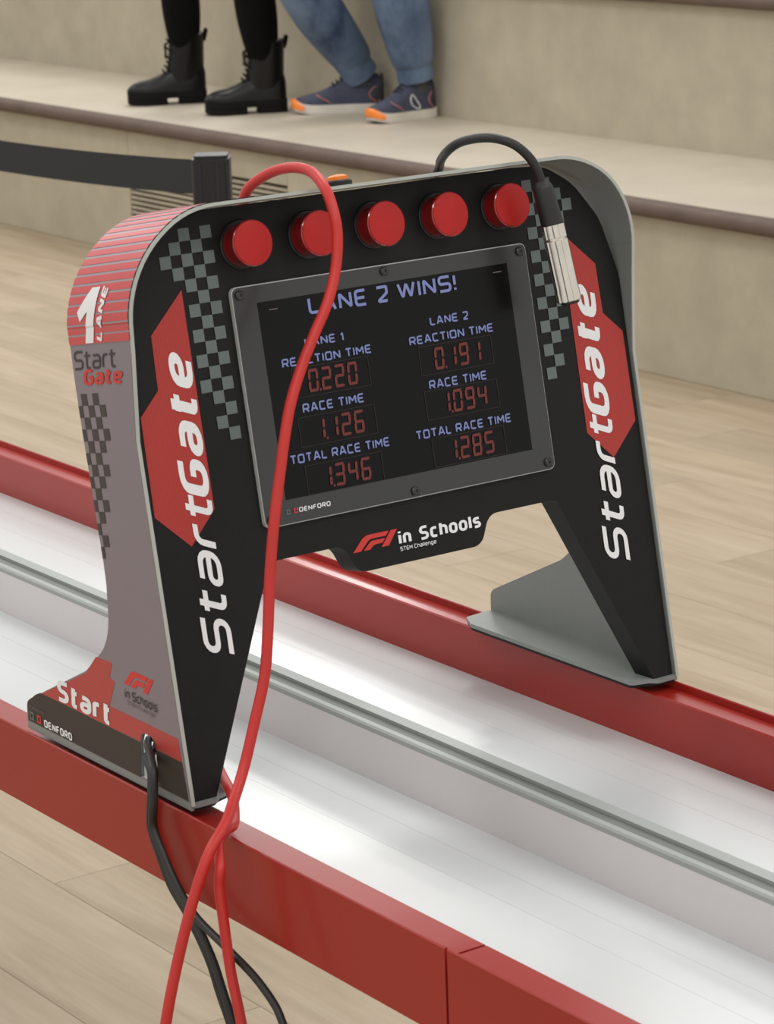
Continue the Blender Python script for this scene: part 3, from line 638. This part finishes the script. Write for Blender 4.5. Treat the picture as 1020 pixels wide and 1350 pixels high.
# microphone lead with metal plug
xl = [(.090, .098, .350), (.0905, .122, .352), (.0930, .143, .370), (0.1109, 0.144, 0.3963), (0.1024, 0.128, 0.4074), (.0899, .10, .4192), (.0903, .085, .4261), (.0922, .065, .4304), (.0968, .05, .4307), (.105, .04, .4263), (.1142, .035, .4169), (.1201, .033, .4064), (.1239, .032, .3938)]
p1, p2, p3 = Vector((.1236, .0320, .3945 + H)), Vector((.1281, .0265, .3664 + H)), Vector((.1332, .0150, .3100 + H))
xlr = empty('microphone_cable', tuple(G(.09, .40, -.06))); tag(xlr, 'dark grey cable with silver plug hanging over the gate top', 'cable')
mk('cord', *tube(zz(xl), .0035, 14), 'blackcable', xlr)
ax = (p2 - p1).normalized(); Lb = (p2 - p1).length
mk('strain_relief', *lathe([(.0042, -.004), (.0070, -.0005), (.0078, .002), (.0082, Lb * .6), (.0085, Lb)], p1, ax, 28), 'blackcable', xlr, ang=40)
ax = (p3 - p2).normalized(); Ls = (p3 - p2).length
sh = mk('plug_shell', *lathe([(.0076, -.0005), (.0088, .0005), (.0088, .010), (.0084, .0105), (.0084, .0115), (.0090, .0120), (.0090, Ls - .009), (.0093, Ls - .008), (.0093, Ls - .0006), (.0088, Ls), (.0078, Ls), (.0076, Ls - .006), (.0005, Ls - .006)], p2, ax, 60, 6), 'nickel', xlr, ang=30)
u = ax.orthogonal().normalized(); v = ax.cross(u)
for k in range(3):
    a = 2 * math.pi * k / 3 + .4; q = p2 + (u * math.cos(a) + v * math.sin(a)) * .0042
    mk('pin', *lathe([(.0012, Ls - .0062), (.0012, Ls + .0005), (.0006, Ls + .0012)], q, ax, 10), 'nickel', sh)
mk('insert', *lathe([(.0070, Ls - .006), (.0070, Ls + .0015), (.0060, Ls + .0022), (.0005, Ls + .0022)], p2 + Vector((.0008, 0, 0)), ax, 20), 'blackplastic', sh)

# ================================================================== BELT BARRIER
BXp, BYp = 1.4844, 2.7095
bar = empty('belt_barrier', (BXp, BYp, 0)); tag(bar, 'black retractable belt barrier standing behind the gate', 'barrier')
def post(x, y):
    mk('base', *lathe([(.16, 0), (.16, .012), (.15, .022), (.06, .034), (.035, .04)], (x, y, 0), (0, 0, 1), 40), 'blackplastic', bar, ang=30)
    mk('post', *lathe([(.030, .03), (.030, H - .07), (.027, H - .065)], (x, y, 0), (0, 0, 1), 28), 'blackplastic', bar, ang=30)
    V, F = flat([rrect(-.034, .034, -.030, .030, .010)], H - .085, H + .0270, lambda a, b, c: Vector((x + a * .80 + b * .58, y - a * .58 + b * .80, c)))
    cs = mk('belt_cassette', V, F, 'blackplastic', bar, ang=30, bevel=.003)
    V, F = flat([rrect(-.030, .030, -.026, .026, .008)], H + .0270, H + .0330, lambda a, b, c: Vector((x + a * .80 + b * .58, y - a * .58 + b * .80, c)))
    mk('cap', V, F, 'blackplastic', cs, ang=30, bevel=.002)
    for dx in (-.020, .012, .030):
        V, F = flat([[(dx - .003, -.032), (dx + .003, -.032), (dx + .003, -.028), (dx - .003, -.028)]], H - .080, H + .018, lambda a, b, c: Vector((x + a * .80 + b * .58, y - a * .58 + b * .80, c)))
        mk('rib', V, F, 'belt', cs)
post(BXp, BYp); post(BXp + .02, 5.0)
V, F = [], []
for i in range(25):
    q = i / 24; y = BYp + .03 + (5.0 - BYp - .06) * q; sag = -.036 * 4 * q * (1 - q); x = BXp + .02 * q
    for dx, z in ((-.0008, -.0420), (.0008, -.0420), (.0008, .0195), (-.0008, .0195)): V.append((x + dx, y, H + z + sag))
for i in range(24):
    for k in range(4): F.append((4 * i + k, 4 * i + (k + 1) % 4, 4 * i + 4 + (k + 1) % 4, 4 * i + 4 + k))
F += [(0, 1, 2, 3), (99, 98, 97, 96)]
mk('belt', V, F, 'belt', bar)

# ================================================================== PEOPLE
def skin_mesh(name, verts, edges, radii, root=0, sub=2):
    me = D.meshes.new(name); me.from_pydata([tuple(v) for v in verts], edges, [])
    o = D.objects.new(name, me); COL.objects.link(o)
    sk = o.modifiers.new('skin', 'SKIN'); sk.use_smooth_shade = True
    o.modifiers.new('sub', 'SUBSURF').levels = sub
    for i, r in enumerate(radii):
        d = me.skin_vertices[0].data[i]; d.radius = (r, r) if not isinstance(r, tuple) else r; d.use_root = (i == root)
    dg = bpy.context.evaluated_depsgraph_get(); dg.update()
    m2 = D.meshes.new_from_object(o.evaluated_get(dg)); D.objects.remove(o); D.meshes.remove(me); return m2
def person(label, ankles, knees, hipx, hipy, lower, upper, armdir):
    px = empty('person', (ankles[0][0], (ankles[0][1] + ankles[1][1]) / 2, TZ)); tag(px, label, 'person')
    hz = T2 + .105; V, E, Rd = [], [], []
    def add(p, r, par=None):
        V.append(Vector(p)); Rd.append(r)
        if par is not None: E.append((par, len(V) - 1))
        return len(V) - 1
    pel = add((hipx, hipy, hz), .125)
    for (a, k), sy in zip(zip(ankles, knees), (1, -1)):
        h = add((hipx - .04, hipy + sy * .09, hz - .01), .098, pel); a, k = Vector(a), Vector(k); hp = V[h]
        i = add(hp.lerp(k, .5), .088, h); i = add(hp.lerp(k, .86), .074, i); i = add(k, .068, i)
        i = add(k.lerp(a, .30), lower[1], i); i = add(k.lerp(a, .62), lower[2], i); i = add(k.lerp(a, .86), lower[3], i); add(k.lerp(a, 1.0), lower[4], i)
    s1 = add((hipx + .01, hipy, hz + .20), .125, pel); s2 = add((hipx - .01, hipy, hz + .38), .140, s1); nk = add((hipx - .03, hipy, hz + .50), .062, s2); n2 = add((hipx - .05, hipy, hz + .57), .056, nk)
    hd = add((hipx - .07, hipy, hz + .66), .086, n2); add((hipx - .065, hipy, hz + .75), .078, hd)
    for sy in (1, -1):
        sh = add((hipx - .01, hipy + sy * .17, hz + .43), .062, s2); el = add((hipx - .06, hipy + sy * .23, hz + .17), .046, sh)
        wr = add((hipx - .28, hipy + sy * .14, hz + .12), .030, el); pm_ = add((hipx - .35, hipy + sy * .12, hz + .105), .032, wr)
        for f in range(4):
            b = add((hipx - .385, hipy + sy * (.095 + .018 * f), hz + .098), .0095, pm_); add((hipx - .425 + .006 * abs(f - 1), hipy + sy * (.093 + .019 * f), hz + .082), .008, b)
        th = add((hipx - .365, hipy + sy * .075, hz + .100), .010, pm_); add((hipx - .395, hipy + sy * .060, hz + .088), .009, th)
    me = skin_mesh('body', V, E, Rd)
    for nm in (lower[0], upper, 'skin'): me.materials.append(M[nm])
    for p in me.polygons:
        c = p.center
        if c.z > hz + .51 or (c.x < hipx - .29 and c.z > hz + .05 and abs(c.y - hipy) < .18 and c.z < hz + .16): p.material_index = 2
        elif c.z > hz + .10: p.material_index = 1
        else: p.material_index = 0
        p.use_smooth = True
    o = D.objects.new('body', me); COL.objects.link(o); me.transform(Matrix.Translation(-org(px))); o.parent = px
    hb = []
    Vh, Fh = lathe([(.0885, -.02), (.094, .03), (.090, .07), (.072, .105), (.040, .125), (.001, .132)], (hipx - .055, hipy, hz + .66), (-.12, 0, 1), 24); mk('hair', Vh, Fh, 'hair', px, ang=60)
    face = Vector((hipx - .155, hipy, hz + .68))
    for sy in (1, -1): mk('eye', *lathe([(.001, -.008), (.011, -.004), (.012, .002), (.006, .009), (.001, .010)], face + Vector((.006, sy * .032, .015)), (-1, 0, 0), 12), 'white', px)
    mk('nose', *lathe([(.016, -.02), (.013, .0), (.006, .014), (.001, .016)], face + Vector((.0, 0, -.012)), (-.8, 0, -.5), 12), 'skin', px)
    mk('mouth', *tube([face + Vector((.008, -.022, -.052)), face + Vector((-.002, 0, -.055)), face + Vector((.008, .022, -.052))], .005, 8), 'redtext', px)
    return px
def frame(heel, toe):
    h, t = Vector((*heel, 0)), Vector((*toe, 0)); d = (t - h).normalized(); lft = Vector((-d.y, d.x, 0)); L = (t - h).length
    return lambda u, v, z: Vector((h.x, h.y, TZ)) + d * (u * L) + lft * v + Vector((0, 0, z))
def loft(secs, fr, k=16, power=0.75):
    """sections (u, halfwidth, z0, z1, vshift): closed arches joined along the shoe"""
    V, F = [], []
    for u, a, z0, z1, vs in secs:
        for i in range(k + 1):
            th = math.pi * i / k; cx, sx = math.cos(th), math.sin(th)
            V.append(fr(u, vs + a * math.copysign(abs(cx) ** power, cx), z0 + (z1 - z0) * sx ** power))
    n = k + 1
    for j in range(len(secs) - 1):
        for i in range(k): F.append((j * n + i, j * n + i + 1, (j + 1) * n + i + 1, (j + 1) * n + i))
        F.append((j * n + k, j * n, (j + 1) * n, (j + 1) * n + k))
    F += [tuple(range(n))[::-1], tuple((len(secs) - 1) * n + i for i in range(n))]
    return V, F
OUT = [(0.0, .020), (.02, .030), (.08, .035), (.2, .036), (.35, .033), (.5, .037), (.65, .043), (.78, .044), (.88, .038), (.95, .027), (.99, .013)]
def outline(us, k=1.0, add=0.0): return [(u, (a * k) + add) for u, a in us]
def slab(us, fr, zb, zt, u0=None, u1=None, rise=None):
    us = [q for q in us if (u0 is None or q[0] >= u0) and (u1 is None or q[0] <= u1)]; V, F = [], []; n = len(us); rs = rise or (lambda u: 0)
    for z in (zb, zt):
        for u, a in us: V.append(fr(u, a, z + rs(u)))
        for u, a in reversed(us): V.append(fr(u, -a, z + rs(u)))
    k = 2 * n; F = [(i, (i + 1) % k, k + (i + 1) % k, k + i) for i in range(k)]
    for b, flip in ((0, True), (k, False)):
        for i in range(n - 1):
            q = (b + i, b + i + 1, b + k - 2 - i, b + k - 1 - i); F.append(q[::-1] if flip else q)
    return V, F
def boot(par, heel, toe):
    fr = frame(heel, toe); rs = lambda u: .008 * max(0, (u - .75) / .25) ** 2
    b = mk('boot', *loft([(.005, .022, .040, .110, 0), (.03, .034, .038, .130, 0), (.10, .040, .038, .142, 0), (.22, .043, .038, .142, 0), (.36, .041, .038, .132, 0), (.48, .041, .038, .112, 0), (.60, .044, .038, .094, 0), (.72, .046, .038, .083, 0), (.83, .044, .039, .078, 0), (.91, .037, .040, .071, 0), (.96, .027, .042, .063, 0), (.99, .013, .044, .053, 0)], fr), 'leather', par, ang=50)
    V, F = [], []; k = 20; rings = [(.080, .27, .068, .044), (.12, .25, .064, .047), (.155, .235, .061, .050), (.19, .225, .060, .052), (.226, .220, .061, .054), (.230, .220, .055, .048)]
    for z, uc, ru, rv in rings:
        for i in range(k):
            a = 2 * math.pi * i / k; L = 0.27; V.append(fr(uc + ru * math.cos(a) / L * 1.0, rv * math.sin(a), z + .006 * math.cos(a) * -1))
    for j in range(len(rings) - 1):
        for i in range(k): F.append((j * k + i, j * k + (i + 1) % k, (j + 1) * k + (i + 1) % k, (j + 1) * k + i))
    F += [tuple(range(k))[::-1], tuple((len(rings) - 1) * k + i for i in range(k))]
    mk('shaft', V, F, 'leather', b, ang=50)
    mk('sole', *slab(outline(OUT, 1.0, .008), fr, .022, .044, rise=rs), 'bootsole', b, ang=40)
    mk('sole', *slab(outline(OUT, 1.0, .005), fr, .0, .024, .5, None, rise=rs), 'bootsole', b, ang=40)
    mk('heel', *slab(outline(OUT, 1.0, .005), fr, .0, .024, None, .36), 'bootsole', b, ang=40)
    for q in range(6):
        u = .53 - .028 * q; z = .106 + .014 * q if q < 3 else .130 + .026 * (q - 2)
        if q >= 3: u = .485 - .012 * (q - 3)
        mk('lace', *tube([fr(u - .05, -.026, z - .010), fr(u, -.012, z + .006), fr(u, .012, z + .006), fr(u - .05, .026, z - .010)], .0032, 8), 'bootsole', b)
    for sv in (-.020, .014): mk('lace', *tube([fr(.455, 0, .205), fr(.49, sv, .195), fr(.485, sv * 1.3, .170), fr(.490, sv * 1.2, .152)], .0028, 8), 'bootsole', b)
    mk('pull_tab', *tube([fr(.0, .006, .205), fr(-.035, .006, .238), fr(-.02, -.006, .240), fr(.0, -.006, .205)], .005, 8), 'bootsole', b)
    return b
def sneaker(par, heel, toe, marked):
    fr = frame(heel, toe); rs = lambda u: .014 * max(0, (u - .72) / .28) ** 2 + .006 * max(0, (.08 - u) / .08)
    b = mk('sneaker', *loft([(.02, .024, .026, .098, 0), (.05, .031, .024, .122, 0), (.12, .036, .024, .124, 0), (.22, .038, .024, .126, 0), (.32, .037, .024, .128, 0), (.42, .037, .024, .118, 0), (.52, .039, .024, .095, 0), (.62, .042, .024, .080, 0), (.72, .043, .024, .068, 0), (.82, .041, .026, .061, 0), (.90, .034, .029, .055, 0), (.96, .022, .034, .050, 0)], fr), 'navy', par, ang=60)
    mk('midsole', *slab(outline(OUT, 1.0, .004), fr, .004, .030, rise=rs), 'midsole', b, ang=40)
    mk('outsole', *slab(outline(OUT, 1.0, .003), fr, .0, .005, rise=rs), 'midsole', b, ang=40)
    mk('toe_cap', *loft([(.87, .0475, .014, .040, 0), (.92, .0425, .015, .045, 0), (.965, .033, .018, .049, 0), (1.000, .021, .021, .049, 0), (1.018, .009, .026, .045, 0)], fr), 'orange', b, ang=60)
    mk('heel_counter', *loft([(-.004, .021, .030, .118, 0), (.02, .030, .028, .124, 0), (.06, .0355, .028, .104, 0), (.13, .0385, .028, .070, 0)], fr), 'navydark', b, ang=60)
    for sv in (1, -1):
        mk('piping', *tube([fr(.08, sv * .0365, .034), fr(.135, sv * .0385, .048), fr(.155, sv * .0380, .062), fr(.12, sv * .034, .076), fr(.08, sv * .031, .084)], .0013, 8), 'piping', b)
        mk('piping', *tube([fr(.58, sv * .0435, .036), fr(.64, sv * .0430, .047), fr(.70, sv * .0380, .056), fr(.74, sv * .031, .066)], .0013, 8), 'piping', b)
        lp = [fr(.30, sv * .0405, .036), fr(.36, sv * .0405, .037), fr(.42, sv * .0395, .048), fr(.44, sv * .0370, .066), fr(.405, sv * .0350, .080), fr(.36, sv * .0375, .066), fr(.31, sv * .0400, .046), fr(.30, sv * .0405, .036)]
        if marked: mk('side_mark', *tube(lp, .0022, 8), 'mark', b)
    for q in range(4):
        u = .56 - .045 * q; z = .092 + .008 * q
        mk('lace', *tube([fr(u - .02, -.022, z - .006), fr(u, 0, z + .004), fr(u - .02, .022, z - .006)], .003, 8), 'navydark', b)
    Vs, Fs = lathe([(.038, 0), (.036, .03), (.037, .07)], fr(.22, 0, .085), (0, 0, 1), 20); mk('sock', Vs, Fs, 'sock', b, ang=50)
    return b
def at(heel, toe, f): return Vector(heel).lerp(Vector(toe), f)
A1h, A1t, A2h, A2t = (3.985, 6.792), (3.745, 6.914), (4.019, 6.352), (3.772, 6.460)
a1 = at(A1h, A1t, .23); a2 = at(A2h, A2t, .23)
pA = person('seated person in black trousers and black lace-up boots', [(a1.x, a1.y, TZ + .10), (a2.x, a2.y, TZ + .10)], [(a1.x - .02, a1.y, TZ + .51), (a2.x - .05, a2.y, TZ + .51)], 4.50, 6.58, ('trousers', .076, .068, .046, .028), 'topA', 0)
boot(pA, A1h, A1t); boot(pA, A2h, A2t)
B1h, B1t, B2h, B2t = (4.225, 6.090), (3.985, 6.262), (4.240, 5.848), (3.995, 5.846)
b1 = at(B1h, B1t, .22); b2 = at(B2h, B2t, .22)
pB = person('seated person in blue jeans and navy sneakers with orange toes', [(b1.x - .010, b1.y, TZ + .140), (b2.x - .005, b2.y, TZ + .140)], [(b1.x - .29, b1.y + .01, TZ + .50), (b2.x - .085, b2.y, TZ + .52)], 4.55, 5.97, ('jeans', .098, .088, .074, .062), 'topB', 0)
sneaker(pB, B1h, B1t, False); sneaker(pB, B2h, B2t, True)
for ank, kn in (((b1.x + .005, b1.y, TZ + .105), (b1.x - .29, b1.y + .01, TZ + .50)), ((b2.x, b2.y, TZ + .105), (b2.x - .085, b2.y, TZ + .52))):
    a_, k_ = Vector(ank), Vector(kn); d_ = (k_ - a_).normalized()
    mk('trouser_hem', *lathe([(.050, -.004), (.0575, -.006), (.0590, .008), (.0575, .030), (.0585, .060), (.060, .085), (.050, .100)], a_ + d_ * .022, d_, 26), 'jeans', pB, ang=50)
